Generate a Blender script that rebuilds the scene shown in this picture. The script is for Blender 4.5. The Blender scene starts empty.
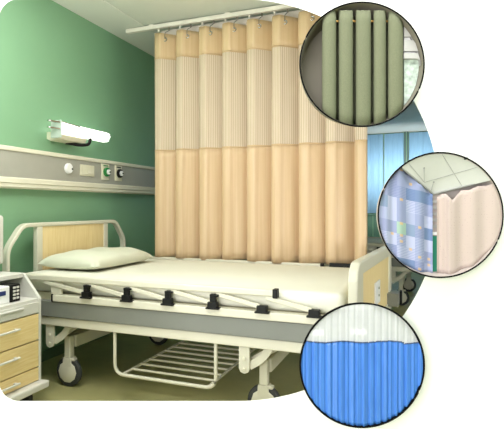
import bpy, bmesh, math, random
from mathutils import Vector, Matrix
random.seed(4)
C = bpy.context.scene.collection
PI = math.pi
TH = math.asin(.375)                       # yaw of the viewing direction and of the white partition
RX, RY = math.cos(TH), math.sin(TH)
CAM = Vector((2.415, 0, 1.05))

# ------------------------------------------------------------------ materials
def lin(c):
    return tuple((v/255/12.92 if v/255 <= .04045 else ((v/255+.055)/1.055)**2.4) for v in c) + (1,)

def new_mat(name):
    m = bpy.data.materials.new(name); m.use_nodes = True
    return m, m.node_tree.nodes, m.node_tree.links, m.node_tree.nodes['Principled BSDF']

def mat(name, col, rough=.5, metal=0, var=.06, scale=8, bump=0, bscale=200, stretch=None, emit=None, spec=.5, coat=0):
    m, N, L, b = new_mat(name)
    b.inputs['Roughness'].default_value = rough
    b.inputs['Metallic'].default_value = metal
    b.inputs['Specular IOR Level'].default_value = spec
    b.inputs['Coat Weight'].default_value = coat
    tc = N.new('ShaderNodeTexCoord'); mp = N.new('ShaderNodeMapping')
    L.new(tc.outputs['Object'], mp.inputs[0])
    if stretch: mp.inputs['Scale'].default_value = stretch
    nz = N.new('ShaderNodeTexNoise'); nz.inputs['Scale'].default_value = scale; nz.inputs['Detail'].default_value = 4
    L.new(mp.outputs[0], nz.inputs[0])
    cr = N.new('ShaderNodeValToRGB')
    c = lin(col)
    cr.color_ramp.elements[0].position = .3; cr.color_ramp.elements[1].position = .7
    cr.color_ramp.elements[0].color = tuple(v*(1-var) for v in c[:3]) + (1,)
    cr.color_ramp.elements[1].color = tuple(min(1, v*(1+var)) for v in c[:3]) + (1,)
    L.new(nz.outputs[0], cr.inputs[0]); L.new(cr.outputs[0], b.inputs['Base Color'])
    if bump:
        n2 = N.new('ShaderNodeTexNoise'); n2.inputs['Scale'].default_value = bscale
        L.new(mp.outputs[0], n2.inputs[0])
        bp = N.new('ShaderNodeBump'); bp.inputs['Strength'].default_value = bump; bp.inputs['Distance'].default_value = .01
        L.new(n2.outputs[0], bp.inputs['Height']); L.new(bp.outputs[0], b.inputs['Normal'])
    if emit:
        b.inputs['Emission Color'].default_value = lin(col); b.inputs['Emission Strength'].default_value = emit
    return m

def stripe_mat(name, ca, cb, freq, duty=.5, axis=0, rough=.8, freq2=None, alpha=None, cell=None):
    """fine woven stripes along one UV axis (uv in metres)"""
    m, N, L, b = new_mat(name)
    b.inputs['Roughness'].default_value = rough
    b.inputs['Specular IOR Level'].default_value = .15
    uv = N.new('ShaderNodeUVMap'); sp = N.new('ShaderNodeSeparateXYZ'); L.new(uv.outputs[0], sp.inputs[0])
    def saw(out, f):
        a = N.new('ShaderNodeMath'); a.operation = 'MULTIPLY'; a.inputs[1].default_value = f; L.new(out, a.inputs[0])
        c = N.new('ShaderNodeMath'); c.operation = 'PINGPONG'; c.inputs[1].default_value = .5; L.new(a.outputs[0], c.inputs[0])
        d = N.new('ShaderNodeMath'); d.operation = 'MULTIPLY'; d.inputs[1].default_value = 2; L.new(c.outputs[0], d.inputs[0])
        return d.outputs[0]
    s = saw(sp.outputs[axis], freq)
    if freq2:
        s2 = saw(sp.outputs[1-axis], freq2)
        q = N.new('ShaderNodeMath'); q.operation = 'MAXIMUM'; L.new(s, q.inputs[0]); L.new(s2, q.inputs[1]); s = q.outputs[0]
    cr = N.new('ShaderNodeValToRGB')
    cr.color_ramp.elements[0].position = max(0, duty-.15); cr.color_ramp.elements[1].position = min(1, duty+.15)
    cr.color_ramp.elements[0].color = lin(ca); cr.color_ramp.elements[1].color = lin(cb)
    L.new(s, cr.inputs[0]); L.new(cr.outputs[0], b.inputs['Base Color'])
    if alpha:
        ar = N.new('ShaderNodeMapRange'); ar.inputs[1].default_value = duty-.15; ar.inputs[2].default_value = duty+.15
        ar.inputs[3].default_value = alpha[0]; ar.inputs[4].default_value = alpha[1]
        L.new(s, ar.inputs[0]); L.new(ar.outputs[0], b.inputs['Alpha'])
    return m

def wood_mat(name, ca, cb, stretch=(60, 60, 2.5)):
    m, N, L, b = new_mat(name)
    b.inputs['Roughness'].default_value = .45
    tc = N.new('ShaderNodeTexCoord'); mp = N.new('ShaderNodeMapping'); mp.inputs['Scale'].default_value = stretch
    L.new(tc.outputs['Object'], mp.inputs[0])
    nz = N.new('ShaderNodeTexNoise'); nz.inputs['Scale'].default_value = 2.2; nz.inputs['Detail'].default_value = 6
    nz.inputs['Distortion'].default_value = .4
    L.new(mp.outputs[0], nz.inputs[0])
    cr = N.new('ShaderNodeValToRGB'); cr.color_ramp.elements[0].position = .32; cr.color_ramp.elements[1].position = .68
    cr.color_ramp.elements[0].color = lin(ca); cr.color_ramp.elements[1].color = lin(cb)
    L.new(nz.outputs[0], cr.inputs[0]); L.new(cr.outputs[0], b.inputs['Base Color'])
    return m

def plaid_mat(name):
    m, N, L, b = new_mat(name)
    b.inputs['Roughness'].default_value = .85; b.inputs['Specular IOR Level'].default_value = .1
    uv = N.new('ShaderNodeUVMap'); sp = N.new('ShaderNodeSeparateXYZ'); L.new(uv.outputs[0], sp.inputs[0])
    def M(op, a, v=None, w=None):
        n = N.new('ShaderNodeMath'); n.operation = op
        for i, q in enumerate((a, v, w)):
            if q is None: continue
            if isinstance(q, (int, float)): n.inputs[i].default_value = q
            else: L.new(q, n.inputs[i])
        return n.outputs[0]
    def cells(fu, fv, seed):
        cu = M('FLOOR', M('MULTIPLY', sp.outputs[0], fu)); cv = M('FLOOR', M('ADD', M('MULTIPLY', sp.outputs[1], fv), seed))
        cb = N.new('ShaderNodeCombineXYZ'); L.new(cu, cb.inputs[0]); L.new(cv, cb.inputs[1]); cb.inputs[2].default_value = seed
        wn = N.new('ShaderNodeTexWhiteNoise'); L.new(cb.outputs[0], wn.inputs[0])
        return wn.outputs[0]
    n1 = cells(30, 25, .3)
    cr = N.new('ShaderNodeValToRGB'); cr.color_ramp.interpolation = 'CONSTANT'
    E = cr.color_ramp.elements
    E[0].position = 0; E[0].color = lin((142, 149, 182)); E[1].position = .3; E[1].color = lin((170, 174, 202))
    for p, c in ((.52, (112, 130, 166)), (.72, (156, 162, 192)), (.84, (154, 178, 166)), (.92, (128, 144, 172))):
        e = E.new(p); e.color = lin(c)
    L.new(n1, cr.inputs[0])
    # dark horizontal threads in some patches
    st = M('GREATER_THAN', M('PINGPONG', M('MULTIPLY', sp.outputs[1], 190), .5), .30)
    sel = M('GREATER_THAN', cells(30, 25, 5.3), .55)
    k = M('MULTIPLY', M('MULTIPLY', st, sel), .45)
    mx = N.new('ShaderNodeMixRGB'); L.new(k, mx.inputs[0]); L.new(cr.outputs[0], mx.inputs[1]); mx.inputs[2].default_value = lin((96, 110, 158))
    # little yellow and rose squares
    fu = M('FRACT', M('MULTIPLY', sp.outputs[0], 30)); fv = M('FRACT', M('ADD', M('MULTIPLY', sp.outputs[1], 50), .3))
    ins = M('MULTIPLY', M('LESS_THAN', M('ABSOLUTE', M('SUBTRACT', fu, .5)), .17), M('LESS_THAN', M('ABSOLUTE', M('SUBTRACT', fv, .5)), .22))
    sel2 = M('GREATER_THAN', cells(30, 50, 9.3), .9)
    mx2 = N.new('ShaderNodeMixRGB'); L.new(M('MULTIPLY', M('MULTIPLY', ins, sel2), .75), mx2.inputs[0]); L.new(mx.outputs[0], mx2.inputs[1]); mx2.inputs[2].default_value = lin((206, 170, 120))
    L.new(mx2.outputs[0], b.inputs['Base Color'])
    return m

def motif_mat(name, base, motif, scale):
    m, N, L, b = new_mat(name)
    b.inputs['Roughness'].default_value = .85; b.inputs['Specular IOR Level'].default_value = .1
    uv = N.new('ShaderNodeUVMap')
    v = N.new('ShaderNodeTexVoronoi'); v.inputs['Scale'].default_value = scale; v.inputs['Randomness'].default_value = .35
    n = N.new('ShaderNodeTexNoise'); n.inputs['Scale'].default_value = scale*3
    L.new(uv.outputs[0], v.inputs[0]); L.new(uv.outputs[0], n.inputs[0])
    a = N.new('ShaderNodeMath'); a.operation = 'MULTIPLY_ADD'; L.new(n.outputs[0], a.inputs[0]); a.inputs[1].default_value = .5; L.new(v.outputs[0], a.inputs[2])
    cr = N.new('ShaderNodeValToRGB'); cr.color_ramp.elements[0].position = .30; cr.color_ramp.elements[1].position = .42
    cr.color_ramp.elements[0].color = lin(motif); cr.color_ramp.elements[1].color = lin(base)
    L.new(a.outputs[0], cr.inputs[0]); L.new(cr.outputs[0], b.inputs['Base Color'])
    return m

M = dict(
    green=mat('green_wall_paint', (128, 171, 134), .42, var=.03, scale=2, bump=.03, bscale=120),
    ceil=mat('ceiling_paint', (220, 223, 212), .6, var=.02, scale=3),
    band=mat('ceiling_band_paint', (226, 228, 218), .6, var=.02, scale=3),
    floor=mat('olive_vinyl_floor', (172, 167, 116), .38, var=.10, scale=5, bump=.02, bscale=60),
    white_wall=mat('white_partition_paint', (250, 250, 250), .7, var=.004, scale=3),
    base=mat('dark_green_skirting', (92, 118, 88), .5),
    dado=mat('dark_green_panelling', (62, 104, 82), .5),
    cream=mat('cream_powder_coated_steel', (214, 210, 192), .38, var=.02),
    cream2=mat('ivory_trunking_plastic', (224, 220, 200), .4, var=.02),
    gray=mat('grey_frame_paint', (124, 126, 119), .45, var=.03),
    unit_gray=mat('grey_unit_face', (164, 163, 152), .42, var=.03),
    cab=mat('pale_grey_laminate', (212, 210, 202), .45, var=.02),
    black=mat('black_plastic', (16, 17, 16), .5, var=.1, spec=.25),
    rubber=mat('dark_rubber', (52, 54, 54), .6, var=.1),
    darkgap=mat('cream_deck', (206, 200, 172), .7),
    sheet=mat('white_bed_sheet', (228, 226, 212), .6, var=.01, scale=5, bump=.02, bscale=10, spec=.2),
    pillow=mat('cream_pillow_cotton', (216, 217, 198), .8, var=.02, scale=6, bump=.12, bscale=9, spec=.2),
    wood=wood_mat('pale_maple', (230, 204, 146), (242, 220, 168)),
    wood2=wood_mat('pale_maple_drawers', (228, 200, 138), (240, 216, 160), (60, 4, 60)),
    tan=wood_mat('tan_curtain_cloth', (199, 170, 133), (209, 182, 147), (26, 26, .5)),
    tan_top=wood_mat('tan_header_cloth', (204, 175, 134), (212, 185, 146), (26, 26, .5)),
    mesh=stripe_mat('tan_striped_mesh', (190, 169, 142), (206, 190, 168), 84, .36, alpha=(.85, 1)),
    hem=mat('tan_seam_tape', (196, 168, 130), .8),
    chrome=mat('chrome', (205, 205, 205), .15, metal=1),
    steel=mat('steel_wire', (150, 145, 135), .35, metal=.8),
    rail=mat('white_rail', (246, 240, 228), .4),
    valance=mat('white_liner_strip', (232, 222, 212), .7),
    lamp=mat('lit_lamp_diffuser', (255, 255, 250), .2, emit=1.6, var=.0),
    clear=mat('frosted_lamp_end', (196, 208, 198), .15),
    plate=mat('ivory_socket_plate', (222, 218, 194), .35),
    whitep=mat('white_plastic', (240, 240, 240), .3),
    greenp=mat('green_plastic', (20, 120, 52), .35),
    bluep=mat('navy_strip', (38, 52, 110), .4),
    blueblind=mat('blue_blind_fabric', (132, 172, 200), .7, var=.05, scale=14, stretch=(6, 6, .4), spec=.2),
    bluegap=mat('dark_teal_mullion', (48, 78, 78), .5),
    rim=mat('black_rim', (10, 10, 12), .8, spec=.1),
    casing=mat('casing_grey', (170, 168, 164), .6),
    taupe=mat('taupe_backing', (128, 122, 110), .8, var=.04, scale=5),
    sage=mat('sage_woven_cloth', (116, 119, 97), .9, var=.10, scale=420, bump=.25, bscale=700, spec=.1),
    brass=mat('brass', (206, 160, 92), .3, metal=.7),
    shade1=mat('pale_grey_roman_shade', (172, 170, 168), .7, spec=.2),
    garden=mat('bright_garden_view', (176, 188, 180), .7, var=.34, scale=70, spec=.2),
    ceil2=mat('pale_ceiling_tile', (190, 190, 186), .7, var=.02, scale=30),
    line=mat('grey_tile_joint', (140, 140, 138), .7),
    track=mat('grey_track', (150, 150, 148), .4, metal=.2),
    plaid=plaid_mat('pastel_plaid_cloth'),
    pink=motif_mat('pink_sprigged_cloth', (188, 171, 166), (170, 152, 148), 110),
    backwhite=mat('white_backing', (214, 216, 216), .7),
    liner=mat('rose_grey_liner', (186, 174, 170), .7, var=.02),
    teal=mat('teal_cloth', (40, 130, 105), .7),
    blue=mat('bright_blue_cloth', (66, 122, 208), .3, var=.10, scale=40, stretch=(4, 4, .3), spec=.6),
    blueseam=mat('slate_seam', (74, 88, 120), .7),
    net=stripe_mat('white_net', (176, 178, 184), (204, 205, 210), 260, .3, freq2=260, alpha=(.45, .9)),
    pane=mat('pale_room_view', (178, 180, 188), .7, var=.05, scale=20),
    lampbox=mat('lit_ceiling_panel', (255, 255, 252), .4, emit=1.6, var=0),
)

# ------------------------------------------------------------------ mesh helpers
def box(bm, x0, x1, y0, y1, z0, z1, bev=0, seg=2):
    r = bmesh.ops.create_cube(bm, size=1)
    vs = r['verts']
    for v in vs:
        v.co = Vector((x0+(v.co.x+.5)*(x1-x0), y0+(v.co.y+.5)*(y1-y0), z0+(v.co.z+.5)*(z1-z0)))
    if bev:
        es = list({e for v in vs for e in v.link_edges})
        bmesh.ops.bevel(bm, geom=es, offset=bev, segments=seg, profile=.5, affect='EDGES')

def tube(bm, pts, r, n=10, flat=None, closed=False):
    """round (or flattened: flat=(width, thickness, width_axis)) bar swept along pts"""
    P = [Vector(p) for p in pts]; rings = []
    for i, p in enumerate(P):
        if closed: t = (P[(i+1) % len(P)]-P[i-1]).normalized()
        elif i == 0: t = (P[1]-p).normalized()
        elif i == len(P)-1: t = (p-P[i-1]).normalized()
        else: t = ((P[i+1]-p).normalized()+(p-P[i-1]).normalized()).normalized()
        if flat:
            a = Vector(flat[2]); a = (a-t*a.dot(t)).normalized(); b = t.cross(a)
            w, h = flat[0]/2, flat[1]/2; c = min(w, h)*.45
            ring = [a*x+b*y for x, y in ((w, h-c), (w-c, h), (-w+c, h), (-w, h-c), (-w, -h+c), (-w+c, -h), (w-c, -h), (w, -h+c))]
        else:
            ref = Vector((0, 0, 1)) if abs(t.z) < .9 else Vector((1, 0, 0))
            a = t.cross(ref).normalized(); b = t.cross(a)
            ring = [a*math.cos(2*PI*k/n)*r+b*math.sin(2*PI*k/n)*r for k in range(n)]
        rings.append([bm.verts.new(p+q) for q in ring])
    m = len(rings[0]); cnt = len(rings)
    for i in range(cnt if closed else cnt-1):
        A, B = rings[i], rings[(i+1) % cnt]
        for k in range(m): bm.faces.new((A[k], A[(k+1) % m], B[(k+1) % m], B[k]))
    if not closed:
        bm.faces.new(rings[0][::-1]); bm.faces.new(rings[-1])

def lathe(bm, prof, center, axis='y', n=32):
    """profile of (radius, offset along axis), closed at radius 0 ends"""
    c = Vector(center); rings = []
    for r, h in prof:
        ring = []
        for k in range(n):
            a = 2*PI*k/n; u, v = math.cos(a)*r, math.sin(a)*r
            o = {'y': (u, h, v), 'x': (h, u, v), 'z': (u, v, h)}[axis]
            ring.append(bm.verts.new(c+Vector(o)))
        rings.append(ring)
    for A, B in zip(rings, rings[1:]):
        for k in range(n): bm.faces.new((A[k], A[(k+1) % n], B[(k+1) % n], B[k]))
    bm.faces.new(rings[0]); bm.faces.new(rings[-1][::-1])

def prism(bm, poly, axis, a, b):
    """polygon in the two other axes extruded from a to b"""
    def P(p, h): return {'x': (h, p[0], p[1]), 'y': (p[0], h, p[1]), 'z': (p[0], p[1], h)}[axis]
    A = [bm.verts.new(P(p, a)) for p in poly]; B = [bm.verts.new(P(p, b)) for p in poly]
    bm.faces.new(A); bm.faces.new(B[::-1])
    n = len(poly)
    for i in range(n): bm.faces.new((A[i], B[i], B[(i+1) % n], A[(i+1) % n]))

def grid(bm, nu, nv, f, uvf=None):
    uvl = bm.loops.layers.uv.verify()
    V = [[bm.verts.new(f(i/nu, j/nv)) for j in range(nv+1)] for i in range(nu+1)]
    for i in range(nu):
        for j in range(nv):
            fc = bm.faces.new((V[i][j], V[i+1][j], V[i+1][j+1], V[i][j+1])); fc.smooth = True
            if uvf:
                for lp, (a, b) in zip(fc.loops, ((i, j), (i+1, j), (i+1, j+1), (i, j+1))): lp[uvl].uv = uvf(a/nu, b/nv)

def rounded(pts, r, n=6):
    """polyline with its inner corners filleted"""
    P = [Vector(p) for p in pts]; out = [P[0]]
    for i in range(1, len(P)-1):
        a, b, c = P[i-1], P[i], P[i+1]
        d = min(r, (a-b).length*.49, (c-b).length*.49)
        p0 = b+(a-b).normalized()*d; p1 = b+(c-b).normalized()*d
        for k in range(n+1):
            t = k/n; out.append(p0*(1-t)**2+b*2*t*(1-t)+p1*t*t)
    out.append(P[-1]); return out

def obj(name, bm, m, parent=None, loc=None, rotz=0, smooth=None, solid=0, kind=None, recalc=True):
    if recalc: bmesh.ops.recalc_face_normals(bm, faces=bm.faces)
    me = bpy.data.meshes.new(name); bm.to_mesh(me); bm.free()
    o = bpy.data.objects.new(name, me); C.objects.link(o); me.materials.append(m)
    root = parent
    while root is not None and root.parent is not None: root = root.parent
    if parent is not None:
        o.parent = parent
        if not root.get('local'): me.transform(Matrix.Translation(-root.location))   # meshes are written in room coordinates
    elif loc is not None:
        o.location = loc; o.rotation_euler.z = rotz
    if smooth:
        for p in me.polygons: p.use_smooth = True
        me.set_sharp_from_angle(angle=math.radians(smooth))
    if solid:
        s = o.modifiers.new('cloth_thickness', 'SOLIDIFY'); s.thickness = solid; s.offset = 0
    if kind: o['kind'] = kind
    return o

def centre_origin(o):
    """move a single-mesh thing's origin to its base centre"""
    me = o.data; xs = [v.co for v in me.vertices]
    lo = Vector((min(v.x for v in xs), min(v.y for v in xs), min(v.z for v in xs))); hi = Vector((max(v.x for v in xs), max(v.y for v in xs), max(v.z for v in xs)))
    b = Vector(((lo.x+hi.x)/2, (lo.y+hi.y)/2, lo.z)); me.transform(Matrix.Translation(-b)); o.location = b
    return o

def tag(o, label, cat, group=None):
    o['label'] = label; o['category'] = cat
    if group: o['group'] = group
    return o

def thing(name, label, cat, loc, rotz=0, group=None, local=False):
    o = bpy.data.objects.new(name, None); C.objects.link(o); o.location = loc; o.rotation_euler.z = rotz
    o.empty_display_size = .1
    if local: o['local'] = 1
    return tag(o, label, cat, group)

def copy_tree(o, parent=None):
    c = o.copy(); C.objects.link(c)
    if parent: c.parent = parent
    for ch in list(o.children): copy_tree(ch, c)
    return c

B = bmesh.new

# ------------------------------------------------------------------ room shell
H = 2.498; X1 = 5.0; Y0 = -2.2; Y1 = 10.2
bm = B(); box(bm, -.1, X1+.1, Y0-.1, Y1+.1, -.1, 0); obj('floor', bm, M['floor'], kind='structure')
bm = B(); box(bm, -.1, X1+.1, Y0-.1, Y1+.1, H, H+.1); obj('ceiling', bm, M['ceil'], kind='structure')
bm = B(); box(bm, -.1, 0, Y0-.1, Y1+.1, 0, H); obj('wall_left', bm, M['green'], kind='structure')
bm = B(); box(bm, X1, X1+.1, Y0-.1, Y1+.1, 0, H); obj('wall_right', bm, M['green'], kind='structure')
bm = B(); box(bm, -.1, X1+.1, Y1, Y1+.1, 0, H); obj('wall_back', bm, M['green'], kind='structure')
bm = B(); box(bm, 0, .33, 1.6, Y1, H-.006, H); obj('trim_1', bm, M['band'], kind='structure')
bm = B(); box(bm, 0, .012, 1.2, Y1, 0, .07, .003); obj('baseboard_left', bm, M['base'], kind='structure')
bm = B()                                                     # grooved panelling below the far blinds
for k in range(41):
    x = .02+k*.12; box(bm, x, x+.108, Y1-.02, Y1, 0, .88, .006)
obj('trim_2', bm, M['dado'], kind='structure')
bm = B(); box(bm, .02, X1-.02, Y1-.06, Y1, .88, .92, .008); obj('trim_3', bm, M['dado'], kind='structure')

# white partition with the big opening the ward is seen through
PD = 1.70; K = PD/495
P0 = Vector((CAM.x-RY*PD, RX*PD, 0))
cq, cz, R = 14*K, CAM.z+7*K, 201*K
left = -226*K
def opening(e):
    """opening outline in the partition's plane, grown by e: flat left side with rounded corners, half-round right side"""
    pts = []
    for k in range(65):
        a = PI/2-PI*k/64; pts.append((cq+(R+e)*math.cos(a), cz+(R+e)*math.sin(a)))
    rc = 20*K; xl = left-e; zb = cz-R-e; zt = cz+R+e
    for k in range(13):
        a = -PI/2-PI/2*k/12; pts.append((xl+rc+rc*math.cos(a), zb+rc+rc*math.sin(a)))
    for k in range(13):
        a = PI-PI/2*k/12; pts.append((xl+rc+rc*math.cos(a), zt-rc+rc*math.sin(a)))
    return pts
bm = B(); T = .05; ql, qr = -1.90, 3.44
loops = []
for y, e in ((0, 0), (T, .03)):
    inn = [bm.verts.new((p[0], y, p[1])) for p in opening(e)]
    out = [bm.verts.new(p) for p in ((ql, y, 0), (qr, y, 0), (qr, y, H), (ql, y, H))]
    eds = []
    for L in (inn, out):
        for i in range(len(L)): eds.append(bm.edges.new((L[i], L[(i+1) % len(L)])))
    bmesh.ops.triangle_fill(bm, edges=eds, use_beauty=True, normal=(0, -1, 0))
    loops.append((inn, out))
for q in (0, 1):
    A, D = loops[0][q], loops[1][q]
    for i in range(len(A)): bm.faces.new((A[i], A[(i+1) % len(A)], D[(i+1) % len(A)], D[i]))
obj('wall_front', bm, M['white_wall'], loc=P0, rotz=TH, kind='structure')

# ------------------------------------------------------------------ bed-head service unit on the green wall
t = thing('bed_head_unit', 'long grey and ivory bed-head service strip running along the green wall', 'wall unit', (.03, 4.0, 1.165))
bm = B(); box(bm, 0, .05, 1.3, 8.5, 1.225, 1.40); obj('face_panel', bm, M['unit_gray'], t)
bm = B(); box(bm, 0, .062, 1.3, 8.5, 1.396, 1.424, .006); obj('top_trim', bm, M['cream2'], t)
bm = B()
prism(bm, [(0, 1.165), (.052, 1.165), (.062, 1.175), (.062, 1.196), (.07, 1.2), (.07, 1.226), (.062, 1.234), (0, 1.234)], 'x', 0, 1)
for v in bm.verts: v.co = Vector((v.co.y, 1.3+v.co.x*7.2, v.co.z))
obj('lower_trunking', bm, M['cream2'], t)
xf = .05
yb = 2.855
bm = B(); lathe(bm, [(.037, 0), (.037, .014), (.032, .02), (0.001, .021)], (xf, yb, 1.325), 'x', 28); o = obj('call_button', bm, M['whitep'], t, smooth=40); o['label'] = 'white round button cover'
bm = B(); lathe(bm, [(.006, 0), (.006, .004), (.001, .005)], (xf+.021, yb+.022, 1.322), 'x', 12); obj('keyhole', bm, M['black'], o)
bm = B(); box(bm, xf, xf+.009, 2.985, 3.15, 1.282, 1.366, .003); sp = obj('socket_plate', bm, M['plate'], t)
bm = B(); box(bm, xf+.009, xf+.014, 2.995, 3.14, 1.292, 1.356, .002); obj('socket_cover', bm, M['plate'], sp)
bm = B(); box(bm, xf+.014, xf+.018, 3.06, 3.095, 1.302, 1.325, .003); obj('socket_latch', bm, M['cream2'], sp)
for yc, mm, nm in ((3.295, 'greenp', 'green ring gas outlet'), (3.475, 'black', 'black ring gas outlet')):
    bm = B(); box(bm, xf, xf+.009, yc-.048, yc+.048, 1.265, 1.392, .003); gp = obj('outlet_plate', bm, M['plate'], t)
    gp['label'] = nm
    bm = B(); lathe(bm, [(.036, 0), (.036, .016), (.030, .022), (.024, .022), (.024, .012), (.001, .012)], (xf+.009, yc+.004, 1.328), 'x', 28); obj('outlet_ring', bm, M[mm], gp, smooth=40)
    bm = B(); lathe(bm, [(.021, 0), (.021, .016), (.014, .02), (.001, .02)], (xf+.021, yc+.008, 1.328), 'x', 24); c = obj('outlet_core', bm, M['whitep'], gp, smooth=40)
    bm = B(); lathe(bm, [(.006, 0), (.006, .006), (.001, .007)], (xf+.04, yc+.012, 1.328), 'x', 12); obj('outlet_port', bm, M['black'], gp)
    bm = B(); box(bm, xf+.009, xf+.011, yc-.03, yc+.03, 1.374, 1.382); obj('outlet_marking', bm, M[mm], gp)

# ------------------------------------------------------------------ wall lamp
t = thing('wall_lamp', 'lit chrome and white tubular lamp fixed above the service strip', 'lamp', (0, 3.05, 1.5))
bm = B(); prism(bm, [(0, 1.515), (.03, 1.50), (.10, 1.512), (.115, 1.54), (.05, 1.562), (0, 1.562)], 'y', 2.745, 3.03); obj('wall_bracket', bm, M['plate'], t)
bm = B(); box(bm, .05, .14, 2.725, 2.732, 1.515, 1.635, .003); obj('end_plate', bm, M['clear'], t)
prof = [(.028*math.sqrt(max(0, 1-max(0, (k/14-.9)/.1)**2))+.002, 2.79+k/14*.55) for k in range(15)]
bm = B(); lathe(bm, prof, (.10, 0, 1.598), 'y', 24); obj('diffuser', bm, M['lamp'], t, smooth=50)
bm = B(); lathe(bm, [(.024, 2.735), (.026, 3.25), (.018, 3.30), (.002, 3.31)], (.10, 0, 1.573), 'y', 24); obj('diffuser', bm, M['lamp'], t, smooth=50)
for z in (1.622, 1.578):
    bm = B(); tube(bm, rounded([(.10, 2.72, z), (.105, 2.63, z-.004), (.125, 2.63, z-.006), (.13, 2.72, z-.004)], .012), .006); obj('chrome_rod', bm, M['chrome'], t, smooth=40)
bm = B(); tube(bm, rounded([(.03, 2.90, 1.506), (.10, 2.98, 1.492), (.12, 3.05, 1.506), (.115, 3.07, 1.55)], .05), .012); obj('support_arm', bm, M['black'], t, smooth=40)
bm = B(); tube(bm, [(.115, 2.725, 1.63), (.131, 2.93, 1.618)], .004); obj('trim_wire', bm, M['chrome'], t)
bm = B(); tube(bm, [(.131, 3.20, 1.606), (.126, 3.32, 1.603)], .003); obj('trim_wire', bm, M['chrome'], t)
for o in t.children: o.data.transform(Matrix.Translation((0, -.045, .004)))

# ------------------------------------------------------------------ hospital bed
def caster(root, x, y):
    bm = B(); box(bm, x-.021, x+.021, y-.022, y+.020, .172, .298, .006); c = obj('leg', bm, M['cream'], root)
    bm = B()
    lathe(bm, [(.001, -.014), (.062, -.018), (.079, -.015), (.086, -.007), (.086, .007), (.079, .015), (.062, .018), (.001, .014)], (x, y, .086), 'y', 30)
    obj('wheel', bm, M['rubber'], c, smooth=35)
    bm = B()
    lathe(bm, [(.001, -.022), (.056, -.024), (.063, -.020), (.063, -.015), (.001, -.015)], (x, y, .088), 'y', 10)
    prism(bm, [(x-.03, .12), (x-.026, .172), (x+.026, .172), (x+.03, .12)], 'y', y-.024, y+.024)
    lathe(bm, [(.001, .022), (.056, .024), (.063, .020), (.063, .015), (.001, .015)], (x, y, .088), 'y', 10)
    obj('wheel_housing', bm, M['cream'], c, smooth=35)
    bm = B(); box(bm, x+.022, x+.048, y-.020, y+.012, .155, .170, .004); obj('brake_pedal', bm, M['cream'], c)

def end_board(root, x, zt, name, side, y0=2.225, y1=3.445, zlow=.36, cham=(.12, .15), ps=(2.51, 3.165), pz=.60):
    """bent flat-tube frame, two uprights and a maple panel"""
    bm = B()
    pts = rounded([(x, y0, zlow), (x, y0, zt-cham[1]), (x, y0+cham[0], zt-.008), (x, y1-cham[0], zt-.008), (x, y1, zt-cham[1]), (x, y1, zlow)], .05)
    tube(bm, pts, 0, flat=(.045, .026, (1, 0, 0)))
    f = obj(name, bm, M['cream'], root, smooth=35)
    for y in (ps[0]-.05, ps[1]+.0):
        bm = B(); box(bm, x-.018, x+.018, y, y+.05, zlow, zt-.015, .006); obj('upright', bm, M['cream'], f)
    bm = B(); box(bm, x-.012, x+.012, ps[0], ps[1], pz, zt-.02, .003); obj('panel', bm, M['wood'], f)
    bm = B(); box(bm, x-.018, x+.018, ps[0], ps[1], pz-.05, pz, .005); obj('lower_bar', bm, M['cream'], f)
    return f

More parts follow.
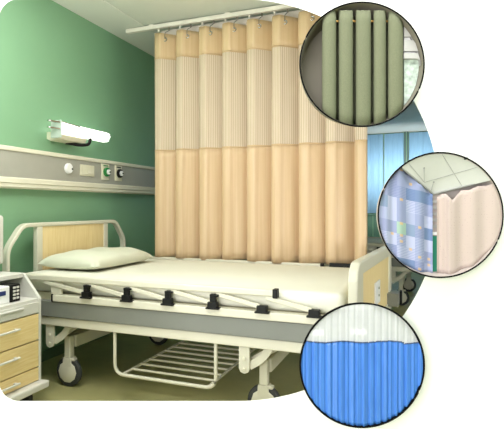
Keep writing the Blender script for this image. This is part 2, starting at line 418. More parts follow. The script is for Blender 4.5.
YN, YF = 2.24, 3.36
def skew(bm):
    for v in bm.verts: v.co.x += max(0, v.co.y-2.25)*.062
    return bm
def build_bed():
    r = thing('hospital_bed', '', 'bed', (1.12, 2.83, 0))
    end_board(r, .12, .945, 'headboard', -1)
    # footboard: solid moulded surround with a maple inset
    xf = 2.115
    bm = B()
    # the surround: left post, top bar, right post, bottom bar
    prism(bm, [(2.255, .38), (2.255, .715), (2.275, .765), (2.32, .795), (2.36, .80), (3.32, .80), (3.37, .79), (3.415, .755), (3.43, .71), (3.43, .38), (3.33, .38), (3.33, .735), (2.40, .735), (2.40, .38)], 'x', xf-.022, xf+.022)
    f = obj('footboard', skew(bm), M['cream'], r)
    bv = f.modifiers.new('soft_edges', 'BEVEL'); bv.width = .008; bv.segments = 2
    bm = B(); box(bm, xf-.012, xf+.014, 2.40, 3.33, .44, .737, .002); obj('panel', skew(bm), M['wood'], f)
    bm = B(); box(bm, xf-.02, xf+.02, 2.40, 3.33, .38, .44, .004); obj('lower_bar', skew(bm), M['cream'], f)
    bm = B(); box(bm, xf+.014, xf+.022, 2.76, 2.93, .515, .64, .003); p = obj('card_holder', skew(bm), M['whitep'], f)
    for z in (.56, .60):
        bm = B(); lathe(bm, [(.007, 0), (.007, .004), (.001, .005)], (xf+.022, 2.87, z), 'x', 10); obj('screw_head', skew(bm), M['gray'], p)
    # grey frame ring and deck
    bm = B()
    box(bm, .16, 2.09, YN+.0, YN+.045, .425, .513, .004); box(bm, .16, 2.09, YF-.045, YF, .425, .513, .004)
    box(bm, .10, .16, YN, YF, .425, .513, .004); box(bm, 2.05, 2.09, YN, YF, .425, .513, .004)
    obj('bed_frame', bm, M['gray'], r)
    bm = B(); box(bm, 2.14, 2.262, 3.27, 3.425, .425, .505, .004); cb = obj('corner_bracket', bm, M['gray'], r)
    bm = B(); box(bm, 2.262, 2.276, 3.375, 3.427, .422, .508, .004); obj('bumper', bm, M['black'], cb)
    bm = B(); box(bm, .18, 2.06, YN+.05, YF-.05, .50, .553); obj('deck', bm, M['darkgap'], r)
    for y in (YN-.012, YF-.032):
        bm = B(); box(bm, .46, 2.09, y, y+.042, .516, .556, .005); s = obj('side_bar', bm, M['cream'], r)
        bm = B(); box(bm, .452, .462, y-.002, y+.044, .514, .558, .003); obj('end_cap', bm, M['black'], s)
    for y in (YN+.012, YF-.05):
        bm = B(); box(bm, .30, 2.05, y, y+.038, .372, .422, .005); obj('base_beam', bm, M['cream'], r)
    bm = B(); box(bm, .34, 2.0, YN+.05, YF-.05, .405, .425); obj('under_tray', bm, M['darkgap'], r)
    # folding side rails with their linkage and black clamps
    cx = [.696, .954, 1.20, 1.45, 1.703, 1.95]
    for sy, y in ((-1, YN-.014), (1, YF-.006)):
        bm = B(); box(bm, .16, 1.77, y-.006, y+.030, .630, .664, .007); s = obj('side_rail', bm, M['cream'], r)
        bm = B(); box(bm, 1.755, 1.778, y-.010, y+.03, .624, .667, .004); obj('end_cap', bm, M['black'], s)
        starts = [.38]+cx[:-1]
        for a, b in zip(starts, cx):
            bm = B(); tube(bm, [(a+.02, y+.004, .624), (b-.015, y+.004, .580)], 0, flat=(.022, .012, (0, 0, 1))); obj('guard_bar', bm, M['cream'], s)
        for c in cx:
            bm = B(); box(bm, c-.025, c+.025, y-.014, y+.02, .555, .586, .004); box(bm, c-.034, c+.036, y-.017, y+.018, .550, .559, .003)
            if c < 1.6: box(bm, c-.014, c+.016, y-.010, y+.016, .584, .624, .004); box(bm, c-.013, c+.034, y-.013, y+.016, .613, .624, .003)
            obj('clamp', bm, M['black'], s)
        bm = B(); box(bm, .445, .52, y+.006, y+.022, .556, .63, .004); obj('post', bm, M['cream'], s)
        if sy > 0:
            bm = B(); box(bm, 1.82, 2.06, y-.028, y-.002, .645, .676, .004); obj('rail_grip', bm, M['black'], s)
    # wheeled base: two cross beams, four legs on large casters
    for x in (.48, 1.675):
        bm = B(); box(bm, x-.02, x+.03, 2.372, 3.288, .225, .296, .006); obj('cross_beam', bm, M['cream'], r)
        for y in (2.35, 3.31): caster(r, x+(.05 if y > 3 else 0), y)
    # lifting arms
    for x, d in ((.41, 1), (1.60, 1)):
        for y in (YN+.03, YF-.06):
            bm = B()
            prism(bm, [(x-.028, .40), (x-.028, .265), (x-.02, .247), (x, .24), (x+.018, .247), (x+.026, .265), (x+.026, .40)], 'y', y-.006, y+.008)
            br = obj('hinge_plate', bm, M['cream'], r)
            for z in (.265, .315):
                bm = B(); lathe(bm, [(.009, 0), (.009, -.006), (.001, -.008)], (x, y-.006, z), 'y', 12); obj('bolt', bm, M['cream2'], br)
            bm = B(); tube(bm, rounded([(x+.02, y+.014, .275), (x+.085, y+.014, .315), (x+.13, y+.014, .385)], .04), 0, flat=(.04, .010, (0, 0, 1))); obj('lift_arm', bm, M['cream'], r)
            bm = B(); tube(bm, [(x+.02, y+.05, .29), (x+.17, y+.05, .385)], 0, flat=(.034, .010, (0, 0, 1))); obj('lift_arm', bm, M['cream'], r)
        bm = B(); tube(bm, [(x, YN+.03, .275), (x, YF-.06, .275)], .012); obj('pivot_shaft', bm, M['cream'], r, smooth=40)
    # wire storage basket slung under the frame
    bm = B(); x0, x1, ya, yb, zb = .848, 1.445, YN+.035, 3.22, .142
    for y in (ya, yb):
        tube(bm, rounded([(x0, y, .38), (x0, y, zb), (x1, y, zb), (x1, y, .38)], .06), .0095, 10)
    for x in (x0+.045, x1-.045): tube(bm, [(x, ya, zb), (x, yb, zb)], .008)
    b = obj('storage_basket', bm, M['cream'], r, smooth=40)
    for k in range(1, 10):
        y = ya+(yb-ya)*k/10
        bm = B(); tube(bm, [(x0+.045, y, zb+.004), (x1-.045, y, zb+.004)], .0065, 8); obj('basket_wire', bm, M['cream'], b, smooth=40)
    return r
bed = build_bed()
bed['label'] = 'cream steel hospital bed in front, with maple headboard and black clamps'

def soft_slab(x0, x1, y0, y1, z0, z1, nx=40, ny=24, rr=.05, crown=.012):
    bm = B(); box(bm, x0, x1, y0, y1, z0, z1)
    bmesh.ops.bevel(bm, geom=bm.edges[:], offset=rr, segments=5, profile=.6, affect='EDGES')
    return bm
bm = soft_slab(.165, 2.075, 2.272, 3.318, .553, .656)
mt = centre_origin(obj('mattress', bm, M['sheet'], smooth=60)); tag(mt, 'white sheeted mattress lying on the front hospital bed', 'mattress')

# pillow
bm = B()
px0, px1, py0, py1 = .165, .605, 2.43, 3.10; pz = .658
def pil(s):
    def f(u, v):
        a, b = u*2-1, v*2-1
        h = (max(0, 1-abs(a)**3)*max(0, 1-abs(b)**5))**.42
        pinch = 1-.07*(abs(a)**4)*(1-abs(b)**2) ; pinch2 = 1-.05*(abs(b)**4)*(1-abs(a)**2)
        wr = .004*math.sin(b*9+a*4)*h
        x = (px0+px1)/2+a*(px1-px0)/2*pinch2; y = (py0+py1)/2+b*(py1-py0)/2*pinch
        return (x, y, pz+.036+s*(.074 if s > 0 else .036)*h+(wr if s > 0 else 0))
    return f
grid(bm, 28, 40, pil(1)); grid(bm, 28, 40, pil(-1))
bmesh.ops.remove_doubles(bm, verts=bm.verts[:], dist=.0006)
pl = centre_origin(obj('pillow', bm, M['pillow'], smooth=80)); tag(pl, 'cream white pillow lying at the head of the front bed', 'pillow')

# the second bed, deeper in the ward
DX, DY = .50, 3.25
bed2 = copy_tree(bed); bed2.location += Vector((DX, DY, 0))
bed2['label'] = 'far hospital bed glimpsed beyond the front footboard, beside the round plaid inset'
m2 = mt.copy(); C.objects.link(m2); m2.location += Vector((DX, DY, 0)); m2['label'] = 'white mattress on the far hospital bed behind the footboard'

# ------------------------------------------------------------------ bedside cabinet
t = thing('bedside_cabinet', 'grey bedside cabinet with maple drawers standing left of the bed', 'cabinet', (.30, 1.87, 0))
xa, xb, ya, yb = .07, .50, 1.64, 2.10
side = [(xa, .10), (xb, .10), (xb, .562), (.388, .690), (xa, .690)]
for y in (ya, yb-.018):
    bm = B(); prism(bm, side, 'y', y, y+.018); o = obj('side_panel', bm, M['cab'], t)
    o.modifiers.new('soft_edges', 'BEVEL').width = .003
bm = B(); box(bm, xa, xa+.015, ya+.018, yb-.018, .10, .69); obj('back_panel', bm, M['cab'], t)
bm = B(); box(bm, xa, .392, ya+.018, yb-.018, .668, .692, .003); obj('top_panel', bm, M['cab'], t)
bm = B(); box(bm, xa+.015, .492, ya+.018, yb-.018, .545, .562, .002); obj('niche_shelf', bm, M['cab'], t)
bm = B(); box(bm, xa+.015, xb-.022, ya+.018, yb-.018, .12, .545); obj('carcass', bm, M['cab'], t)
bm = B(); box(bm, xa-.0, xb+.045, ya-.01, yb+.012, .085, .122, .008); obj('plinth', bm, M['cab'], t)
zs = [(.487, .545, 'cab'), (.343, .479, 'wood2'), (.200, .336, 'wood2'), (.126, .194, 'wood2')]
for z0, z1, mm in zs:
    bm = B(); box(bm, xb-.022, xb-.001, ya+.019, yb-.02, z0, z1, .002); d = obj('drawer', bm, M[mm], t)
    bm = B(); ym = (ya+yb)/2
    if mm == 'cab':
        box(bm, xb-.001, xb+.010, ym-.16, ym+.10, z1-.022, z1-.012, .003)
    else:
        zz = z1-.052 if z1-z0 > .1 else z1-.040
        box(bm, xb+.012, xb+.024, ym-.13, ym+.06, zz, zz+.010, .003); box(bm, xb-.002, xb+.014, ym-.12, ym-.10, zz, zz+.013); box(bm, xb-.002, xb+.014, ym+.035, ym+.05, zz, zz+.010)
    obj('handle', bm, M['cab'], d)
for x in (xa+.05, xb-.05):
    for y in (ya+.06, yb-.06):
        bm = B()
        lathe(bm, [(.001, -.014), (.034, -.014), (.040, -.008), (.040, .008), (.034, .014), (.001, .014)], (x, y, .040), 'y', 24)
        box(bm, x-.012, x+.012, y-.018, y+.018, .06, .087, .004)
        obj('caster', bm, M['rubber'], t, smooth=35)
# telephone-like radio set in the niche
t = thing('bedside_telephone', 'white device with black keypad and navy strip in the cabinet niche', 'telephone', (.37, 1.88, .562))
bm = B(); box(bm, .30, .452, 1.72, 1.945, .5625, .648, .006); obj('body', bm, M['whitep'], t)
bm = B(); box(bm, .452, .455, 1.73, 1.90, .605, .627, .001); obj('navy_strip', bm, M['bluep'], t)
bm = B(); box(bm, .36, .462, 1.925, 1.99, .563, .652, .005); k = obj('keypad', bm, M['black'], t)
for i in range(4):
    for j in range(2):
        bm = B(); box(bm, .461, .465, 1.938+j*.023, 1.956+j*.023, .577+i*.018, .588+i*.018, .002); obj('key', bm, M['cab'], k)
# monitor standing on the cabinet, mostly beyond the left border
t = thing('monitor', 'white rounded monitor edge standing on the cabinet, at the photo\'s left border', 'monitor', (.24, 1.90, .692))
bm = B(); box(bm, .22, .262, 1.70, 2.078, .735, 1.005, .018, 4); obj('body', bm, M['cab'], t, smooth=40)
bm = B(); box(bm, .17, .31, 1.78, 1.96, .692, .704, .004); box(bm, .228, .254, 1.85, 1.89, .70, .76, .004); obj('stand', bm, M['cab'], t)

# ------------------------------------------------------------------ cubicle curtain and its ceiling rail
CY = 3.425
t = thing('curtain_rail', 'white ceiling rail carrying the tan cubicle curtain', 'curtain rail', (1.2, CY, 2.445))
bm = B(); box(bm, .17, 2.45, CY-.018, CY+.018, 2.456, 2.488, .004); obj('track', bm, M['rail'], t)
bm = B(); box(bm, .46, 2.10, CY+.052, CY+.056, 2.372, 2.457); obj('liner_strip', bm, M['valance'], t)
for x in (.40, 1.05, 1.7, 2.3):
    bm = B(); box(bm, x-.02, x+.02, CY-.012, CY+.012, 2.487, H, .002); obj('ceiling_clip', bm, M['rail'], t)
t = thing('cubicle_curtain', 'tall tan pleated privacy curtain with striped mesh band behind the bed', 'curtain', (1.25, CY, .655))
CX0, CX1, PITCH = .460, 2.076, .1900
def fold(u, z):
    """x, y of the cloth at run u (in folds) and height z: rounded roll on the left of every fold, then a flat sweep back"""
    k = math.floor(u); s = u-k
    zz = (2.42-z)/1.76
    w = .9+.25*math.sin(k*2.3+1)
    A = .10*(1+.10*zz*math.sin(k*1.7))
    if s < .30:
        a = s/.30*PI*.93; fx = .30*(1-math.cos(a))/2*.62-.055*math.sin(a); fy = -A*.9*math.sin(a/1.86)**.9 if a < PI*.93 else -A*.9
        fy = -A*(math.sin(min(a/1.86, PI/2)))
        x = .186*s/.30-.10*math.sin(s/.30*PI)
    else:
        q = (s-.30)/.70
        fy = -A*(1-max(0, q-.24)/.76)-.006*math.sin(min(1, q/.3)*PI)+.012*math.sin(q*PI*2)*zz*w
        x = .186+(1-.186)*q
    X = CX0+(k+x)*PITCH+.006*zz*math.sin(k*3.1+z)
    return X, CY+.02+fy
NF = (CX1-CX0)/PITCH
NU = int(NF*26)
def topz(u):
    s = u-math.floor(u)
    return 2.396-.014*s
def piece(z0f, z1f, nv, y=0):
    bm = B()
    def f(u, v):
        z = z0f(u*NF)+(z1f(u*NF)-z0f(u*NF))*v
        X, Y = fold(u*NF, z); return (X, Y+y, z)
    grid(bm, NU, nv, f, lambda u, v: (u*NF*PITCH*1.25, z0f(u*NF)+(z1f(u*NF)-z0f(u*NF))*v))
    return bm
c0 = lambda u: .660+.006*math.sin(u*2.1)
obj('lower_cloth', piece(c0, lambda u: 1.488, 14), M['tan'], t, solid=.0015, recalc=False)
obj('mesh_band', piece(lambda u: 1.488, lambda u: 2.197-.035*u/NF, 10), M['mesh'], t, recalc=False)
obj('header_band', piece(lambda u: 2.197-.035*u/NF, topz, 5), M['tan_top'], t, solid=.0015, recalc=False)
obj('seam', piece(lambda u: 1.483, lambda u: 1.492, 1, -.0015), M['hem'], t, solid=.002, recalc=False)
obj('seam', piece(lambda u: 2.192-.035*u/NF, lambda u: 2.201-.035*u/NF, 1, -.0015), M['hem'], t, solid=.002, recalc=False)
for k in range(9):
    if k < 8.2:
        u = k+.58
        if u < NF:
            X, Y = fold(u, 2.35); zc = 2.340
            bm = B(); Yc = Y-.004
            tube(bm, [(X+.013*math.cos(a*PI/8), Yc, zc+.013*math.sin(a*PI/8)) for a in range(16)], .0045, 8, closed=True)
            e = obj('eyelet', bm, M['chrome'], t, smooth=50)
            bm = B(); tube(bm, rounded([(X, Yc-.004, zc+.004), (X, Yc-.006, zc+.05), (X, CY, 2.43), (X, CY, 2.457)], .02), .0028, 6); lathe(bm, [(.007, 0), (.007, .02), (.002, .024)], (X, CY, 2.432), 'z', 10)
            obj('hook', bm, M['steel'], e)
    X, Y = fold(k+.18, 2.39)
    bm = B(); tube(bm, [(X, Y-.003, 2.385), (X+.004, Y, 2.40), (X, CY, 2.438), (X, CY, 2.457)], .0028, 6); lathe(bm, [(.007, 0), (.007, .02), (.002, .024)], (X, CY, 2.432), 'z', 10)
    obj('hook', bm, M['rail'], t)

# ------------------------------------------------------------------ blue blinds far at the back
def blind(x0, x1, label):
    bm = B(); n = int((x1-x0)/.012)
    grid(bm, n, 1, lambda u, v: (x0+(x1-x0)*u, Y1-.075+.006*math.sin(u*(x1-x0)*52)+.003*math.sin(u*(x1-x0)*131), .93+v*1.545))
    o = centre_origin(obj('pleated_blind', bm, M['blueblind'], solid=.002)); tag(o, label, 'blind', 'blue blinds on the far wall')
blind(.06, 1.655, 'light blue pleated blind on the far wall, left of the thin dark joint')
blind(1.675, 2.03, 'light blue pleated blind on the far wall, between the dark joint and the dark posts')
blind(2.13, 4.9, 'light blue pleated blind on the far wall, right of the dark posts')
for x, l in ((2.055, 'dark teal post between the blue blinds, left of the pair'), (2.105, 'dark teal post between the blue blinds, right of the pair')):
    bm = B(); box(bm, x-.012, x+.012, Y1-.10, Y1-.06, .92, H-.004, .003)
    tag(centre_origin(obj('window_post', bm, M['bluegap'])), l, 'post', 'posts between the blinds')

# ------------------------------------------------------------------ round display boxes on the partition
BD = 1.64; S = BD/495; DEP = .058; TAP = .020
class Disp:
    def __init__(s, px, py, pr, label, back, BD=BD, DEP=DEP, TAP=TAP):
        S = BD/495; s.BD, s.DEP, s.TAP = BD, DEP, TAP
        s.u0 = (px-225)*S; s.v0 = CAM.z+(207-py)*S; s.R = pr*S
        s.org = Vector((CAM.x-RY*BD+RX*s.u0, RX*BD+RY*s.u0, s.v0))
        s.t = thing('round_display_box', label, 'display box', s.org, TH, 'round display boxes', local=True)
        R = s.R
        bm = B(); tube(bm, [((R-.0026)*math.cos(k*PI/48), .003, (R-.0026)*math.sin(k*PI/48)) for k in range(96)], .0027, 8, closed=True)
        obj('rim', bm, M['rim'], s.t, smooth=60)
        bm = B(); n = 72
        rr = [(R-.002, .003), (R-.002, .016), (R-TAP+.001, DEP), (R-TAP-.003, DEP), (R-.0055, .016), (R-.0055, .003)]; nr = len(rr)
        rings = [[bm.verts.new((r*math.cos(2*PI*k/n), y, r*math.sin(2*PI*k/n))) for k in range(n)] for r, y in rr]
        for i in range(nr):
            for k in range(n): bm.faces.new((rings[i][k], rings[i][(k+1) % n], rings[(i+1) % nr][(k+1) % n], rings[(i+1) % nr][k]))
        obj('casing', bm, M['rim' if back == 'pane' else back], s.t, smooth=40)
        bm = B(); lathe(bm, [(.001, DEP-.004), (R-TAP-.003, DEP-.004), (R-TAP-.003, DEP-.001), (.001, DEP-.001)], (0, 0, 0), 'y', 64)
        obj('back_panel', bm, M[back], s.t)
    def rad(s, y): return s.R-.0061-(s.TAP-.0025)*max(0, y-.016)/(s.DEP-.016)
    def uv(s, px, py, y):
        """metres in the box's own frame of a spot at depth y behind the rim"""
        k = (s.BD+y)/495
        return (px-225)*k-s.u0, CAM.z+(207-py)*k-s.v0
    def add(s, name, bm, m, label=None, cat=None, parent=None, group=None, **kw):
        if parent is None and label:
            o = obj(name, bm, m, loc=s.org, rotz=TH, **kw); tag(o, label, cat, group); o['local'] = 1
            return o
        return obj(name, bm, m, parent=parent or s.t, **kw)
    def cloth(s, px0, px1, top, depth, nu, nv, bot=None, uvk=1):
        """cloth hanging between two photo columns, cut to the round casing"""
        bm = B(); s_ = s
        def f(u, v):
            y = depth(u)
            x, _ = s_.uv(px0+(px1-px0)*u, 0, y); r = s_.rad(y)
            x = max(-r+.0004, min(r-.0004, x)); h = math.sqrt(max(0, r*r-x*x))
            _, zt = s_.uv(0, top(px0+(px1-px0)*u), y)
            zt = max(-h, min(h, zt)); zb = -h
            if bot is not None: zb = max(-h, min(zt, s_.uv(0, bot(px0+(px1-px0)*u), y)[1]))
            return (x, y, zb+(zt-zb)*v)
        def uvf(u, v):
            p = f(u, v); return ((u*(px1-px0)*S)*uvk, p[2]+(.22*p[0] if uvk != 1 else 0))
        grid(bm, nu, nv, f, uvf); return bm
    def clipbox(s, px0, px1, py0, py1, y0, y1, n=12):
        """flat panel between photo rows and columns, cut to the round casing, with real thickness"""
        bm = B(); cols = []
        r = s.rad(y1)
        for i in range(n+1):
            x, _ = s.uv(px0+(px1-px0)*i/n, 0, y0); x = max(-r, min(r, x)); h = math.sqrt(max(0, r*r-x*x))
            zt = max(-h, min(h, s.uv(0, py0, y0)[1])); zb = max(-h, min(h, s.uv(0, py1, y0)[1]))
            cols.append([bm.verts.new((x, y, z)) for y, z in ((y0, zb), (y0, zt), (y1, zt), (y1, zb))])
        for a, b in zip(cols, cols[1:]):
            for k in range(4): bm.faces.new((a[k], b[k], b[(k+1) % 4], a[(k+1) % 4]))
        bm.faces.new(cols[0]); bm.faces.new(cols[-1][::-1])
        bmesh.ops.remove_doubles(bm, verts=bm.verts[:], dist=.00002)
        bmesh.ops.dissolve_degenerate(bm, dist=.00001, edges=bm.edges[:])
        return bm

# --- top box: sage curtain on a brass rod, window at its right
d = Disp(362.3, 64, 63, 'topmost round black-rimmed display, holding the sage green curtain', 'taupe', BD=1.605, DEP=.093)
cols = [(322, 336.2), (338.8, 353), (355.8, 371), (373.6, 386), (388, 403.2)]
pts = []
for i, (a, b) in enumerate(cols):
    w = (b-a)
    for k in range(13):
        q = k/12; ang = PI*(1-q)
        pts.append((a+w/2+w/2*math.cos(ang), .034-.028*math.sin(ang)**.6))
    if i < 4:
        c = cols[i+1][0]; m_ = (b+c)/2; g = (c-b)/2
        pts += [(b+.05*g, .055), (b+.15*g, .078), (m_, .086), (c-.15*g, .078), (c-.05*g, .055)]
def sage_top(i):
    return 10.2
bm = B(); uvl = bm.loops.layers.uv.verify(); V = []
for i, (px, y) in enumerate(pts):
    r = d.rad(y); x = d.uv(px, 0, y)[0]; x = max(-r, min(r, x)); h = math.sqrt(max(0, r*r-x*x))
    hump = 10.0+ (2.0*abs(math.sin(i*.9))*.25) + (1.2 if y > .03 else 0)
    zt = min(h, d.uv(0, hump, y)[1]); V.append([bm.verts.new((x, y, -h+(zt+h)*j/10)) for j in range(11)])
for a, b in zip(V, V[1:]):
    for j in range(10): bm.faces.new((a[j], b[j], b[j+1], a[j+1])).smooth = True
sc = d.add('eyelet_curtain', bm, M['sage'], 'sage green woven curtain in five round folds on a brass rod', 'curtain', solid=.0012)
bm = B(); zr = d.uv(0, 21.3, .030)[1]; r = d.rad(.030); h = math.sqrt(r*r-zr*zr)
tube(bm, [(-h, .030, zr), (h, .030, zr)], .0034, 12)
d.add('curtain_rod', bm, M['brass'], 'thin brass rod threaded through the sage green curtain', 'curtain rod', smooth=50)
win = thing('model_window', 'pale window with grey roman shade right of the sage green curtain', 'window', d.org, TH, local=True)
def wpart(name, m, *a, parent=None): return obj(name, d.clipbox(*a), m, parent or win)
wpart('lintel', M['taupe'], 404.2, 432, 16, 26, .030, .042)
sh = wpart('roman_shade', M['shade1'], 404.2, 432, 26, 36.5, .024, .034)
wpart('shade_fold', M['shade1'], 404.2, 432, 40, 51, .020, .030, parent=sh)
wpart('shade_fold', M['shade1'], 404.2, 432, 53, 58.5, .016, .028, parent=sh)
wpart('sash', M['whitep'], 404.2, 432, 36, 60, .034, .040)
wpart('pane', M['garden'], 404.2, 432, 58, 126, .028, .034)

# --- middle box: plaid and pink curtains on ceiling tracks meeting in a corner
d = Disp(441, 215, 63.3, 'middle round black-rimmed display, holding the plaid and pink curtains', 'liner', TAP=.014)
yc = .050; co = d.uv(432.5, 193.5, yc); R0 = d.rad(.006)
def l1(px): return 168+(px-402)*(193.5-168)/(432.5-402)
def l2(px): return 193.5+(px-432.5)*(178.5-193.5)/(493-432.5)
bm = B(); arc = []
a0 = math.atan2(d.uv(0, 166, .008)[1], d.uv(400.5, 0, .008)[0]); a1 = math.atan2(d.uv(0, 177.5, .008)[1], d.uv(494.5, 0, .008)[0])
n = 40; ctr = bm.verts.new((co[0], yc, co[1])); prev = None; prevb = None
for k in range(n+1):
    a = a0+(a1-a0)*k/n; v = bm.verts.new((R0*math.cos(a), .006, R0*math.sin(a)))
    if prev: bm.faces.new((ctr, prev, v))
    prev = v
obj('ceiling_panel', bm, M['ceil2'], d.t, solid=.001)
def on_ceiling(px, py):
    """point on the sloping ceiling under photo spot px, py, a hair in front of it"""
    y = .03
    for _ in range(12):
        x, z = d.uv(px, py, y); dx, dz = x-co[0], z-co[1]; L = math.hypot(dx, dz)
        if L < 1e-6: return (x, yc-.002, z)
        ux, uz = dx/L, dz/L; b = co[0]*ux+co[1]*uz; c = co[0]**2+co[1]**2-R0**2
        tmax = -b+math.sqrt(b*b-c); y = yc+(.006-yc)*min(1, L/tmax)
    return (x, y-.0012, z)
bm = B()
for A, Bp in (((424, 182.5), (477, 167.2)), ((442, 154.5), (461.5, 185.5)), ((409, 164), (424, 182))):
    tube(bm, [on_ceiling(A[0]+(Bp[0]-A[0])*k/8, A[1]+(Bp[1]-A[1])*k/8) for k in range(9)], .0007, 6)
obj('tile_joint', bm, M['line'], d.t)
bm = B()
tube(bm, [d.uv(402, 168, .010)[0:1]+(.010,)+d.uv(402, 168, .010)[1:2], (co[0], yc-.006, co[1]-.002)], 0, flat=(.0045, .006, (0, 0, 1)))
tube(bm, [(co[0], yc-.006, co[1]-.002), d.uv(492.5, 179.4, .010)[0:1]+(.010,)+d.uv(492.5, 179.4, .010)[1:2]], 0, flat=(.0055, .006, (0, 0, 1)))
d.add('corner_track', bm, M['track'], 'grey corner track under the pale ceiling above the plaid and pink curtains', 'curtain rail')
for (a, b, l) in (((424, 168), (423, 182), 'left'), ((433.5, 182), (431.5, 191), 'right')):
    p, q = on_ceiling(*a), d.uv(b[0], b[1], .034); bm = B()
    tube(bm, [p, (q[0], p[1]+.006 if p[1]+.006 < .04 else .04, q[1])], .0009, 6); lathe(bm, [(.001, 0), (.003, 0), (.003, .0015), (.001, .0015)], p, 'y', 10)
    d.add('track_hanger', bm, M['track'], 'thin rod hanging the corner track from the pale ceiling, %s one of two' % l, 'hanger', group='track hangers')
p = on_ceiling(465, 158.5); bm = B(); lathe(bm, [(.001, -.003), (.004, -.003), (.0045, .002), (.001, .002)], p, 'y', 14); tube(bm, [(p[0]-.004, p[1]-.002, p[2]-.002), (p[0]+.006, p[1]-.003, p[2]+.003)], .0018, 8)
d.add('ceiling_sprinkler', bm, M['black'], 'tiny dark fitting on the pale ceiling above the pink curtain', 'ceiling fitting', smooth=50)
def pdep(u):
    return .010+.030*u+.0085*math.sin(u*24+1.6*math.sin(u*5))*(.45+.55*u)
bm = d.cloth(378.5, 432.6, lambda px: l1(px)+1.2+.5*math.sin(px*1.1), pdep, 110, 24, uvk=1.1)
for v in bm.verts: pass
d.add('plaid_curtain', bm, M['plaid'], 'pastel blue plaid curtain on the left side of the corner track', 'curtain', solid=.0008, recalc=False)
def ptop(px):
    base = l2(px)+2.4
    k = [437, 441, 446, 452.5, 461, 469, 478, 487, 498, 510]; z = [2.6, .5, 1.2, 9.0, 1.5, 3.2, 1.5, 3.2, 2.0, 2]
    for i in range(9):
        if k[i] <= px <= k[i+1]:
            q = (px-k[i])/(k[i+1]-k[i]); return base+z[i]+(z[i+1]-z[i])*q
    return base
def kdep(u):
    return max(.003, .031-.025*u)+.007*math.sin(u*19+.6)*(1.15-.8*u)+.003*math.sin(u*60)*max(0, .28-u)*4
bm = d.cloth(437, 504, ptop, kdep, 110, 16)
d.add('pink_curtain', bm, M['pink'], 'pale pink sprigged curtain hanging on the right side of the corner track', 'curtain', solid=.0008, recalc=False)
w2 = thing('model_window', 'narrow white slatted window in the gap between plaid and pink curtains', 'window', d.org, TH, local=True)
for k in range(5):
    obj('slat', d.clipbox(431, 440, 200+k*6.2, 203.0+k*6.2, .050, .0525), M['shade1'], w2)
obj('sill', d.clipbox(431, 437, 232, 235, .048, .053), M['whitep'], w2)
bm = d.clipbox(431, 440, 236, 281, .049, .0525)
d.add('teal_curtain', bm, M['teal'], 'teal strip showing low in the gap between plaid and pink curtains', 'curtain')

# --- bottom box: bright blue curtain with white net top
d = Disp(362.5, 365.6, 63, 'bottom round black-rimmed display, holding the bright blue curtain', 'pane')
rnd = random.Random(7)
ph = [(rnd.uniform(.6, 1.3), rnd.uniform(0, 6.28)) for _ in range(40)]
def bdep(u):
    x = u*126
    s = .5*math.sin(x*1.02+1.3*math.sin(x*.13))+.28*math.sin(x*.55+.8)+.22*math.sin(x*1.9+2)
    seam = .004*math.exp(-((x-75)/1.6)**2)
    return .0068+.0050*s+seam
def btop(px): return 342.0+.7*math.sin(px*.16)+(1.2 if px > 404 else 0)+(-.8 if 388 < px < 402 else 0)
cu = thing('net_topped_curtain', 'bright blue pleated curtain with white net top in the bottom round display', 'curtain', d.org, TH, local=True)
obj('blue_cloth', d.cloth(299.5, 425.5, btop, bdep, 220, 26), M['blue'], cu, solid=.0008, recalc=False)
obj('net_band', d.cloth(299.5, 425.5, lambda px: 290, lambda u: bdep(u)*.3+.006, 220, 14, bot=btop), M['net'], cu, recalc=False)
obj('seam', d.cloth(300, 425, lambda px: btop(px)-.6, lambda u: bdep(u)-.0012, 220, 1, bot=lambda px: btop(px)+.6), M['blueseam'], cu, solid=.0008, recalc=False)
for a, l in (((340, 374, 304.5, 309.5), 'lit strip lamp at the top behind the white net'), ((351, 367, 329.5, 334.5), 'lit square lamp behind the white net, in the middle'), ((309, 324, 330, 335.5), 'lit square lamp behind the white net, at the left')):
    d.add('ceiling_light', d.clipbox(*a, .030, .034), M['lampbox'], l, 'lamp', group='lamps behind the net')

for o in bpy.data.objects:
    if 'local' in o: del o['local']

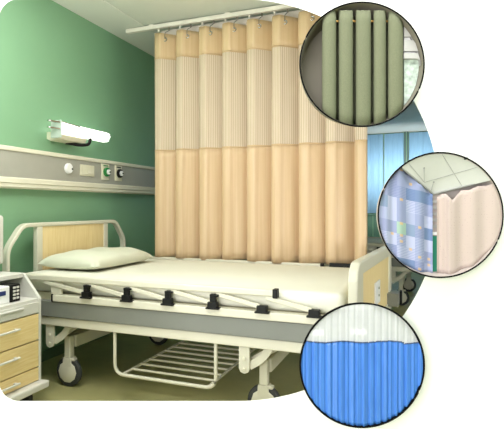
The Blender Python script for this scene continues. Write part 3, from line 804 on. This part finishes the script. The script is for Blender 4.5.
# ------------------------------------------------------------------ light
def area(name, loc, rot, sx, sy, p, col=(1, 1, 1)):
    l = bpy.data.lights.new(name, 'AREA'); l.shape = 'RECTANGLE'; l.size = sx; l.size_y = sy; l.energy = p; l.color = col
    o = bpy.data.objects.new(name, l); C.objects.link(o); o.location = loc; o.rotation_euler = rot; return o
def aim(o, to):
    o.rotation_euler = (Vector(to)-o.location).to_track_quat('-Z', 'Y').to_euler()
def point_fill(loc, p, r=.15, col=(1, 1, 1)):  # unseen fill light, added without any fixture in the ward
    l = bpy.data.lights.new('ward_fill_light', 'POINT'); l.energy = p; l.shadow_soft_size = r; l.color = col
    o = bpy.data.objects.new('ward_fill_light', l); C.objects.link(o); o.location = loc
a = area('partition_front_fill', (1.5, -1.95, 1.2), (0, 0, 0), 2.8, 2.1, 148); aim(a, (2.1, 1.6, 1.0))  # added fill behind the camera to whiten the partition; no window there
area('ward_lamp_light', (1.1, 2.3, 2.46), (0, 0, 0), 1.2, .4, 13, (1, .98, .92))
point_fill((.75, 1.65, 1.8), 27); point_fill((3.6, 2.6, .8), 30, .2); point_fill((3.6, 6.0, 1.2), 6, .2)  # added fills for curtain folds, footboard, under-bed floor and far bed
area('partition_top_fill', (2.6, 1.12, 2.47), (0, 0, TH), 2.8, .25, 42)  # added grazing fill that keeps the partition white, no fixture modelled
a = area('far_blind_fill', (2.2, 8.4, 1.6), (0, 0, 0), 2.4, .8, 34, (1, 1, 1)); aim(a, (2.2, 10.2, 1.65)); a.data.spread = math.radians(95)  # added fill inside the ward, aimed at the blinds to brighten them
w = bpy.data.worlds.new('world'); bpy.context.scene.world = w; w.use_nodes = True
w.node_tree.nodes['Background'].inputs[0].default_value = (.9, .95, 1, 1); w.node_tree.nodes['Background'].inputs[1].default_value = .25

# ------------------------------------------------------------------ camera
cam = bpy.data.cameras.new('camera'); co_ = bpy.data.objects.new('camera', cam); C.objects.link(co_)
co_.location = CAM; co_.rotation_euler = (PI/2, 0, TH)
cam.sensor_width = 36; cam.lens = 495/504*36; cam.shift_x = 27/504; cam.shift_y = -7.5/504; cam.clip_start = .05; cam.clip_end = 60
s = bpy.context.scene; s.camera = co_
s.view_settings.view_transform = 'Standard'; s.view_settings.look = 'None'; s.view_settings.gamma = 1; s.view_settings.use_curve_mapping = False
s.view_settings.exposure = 0
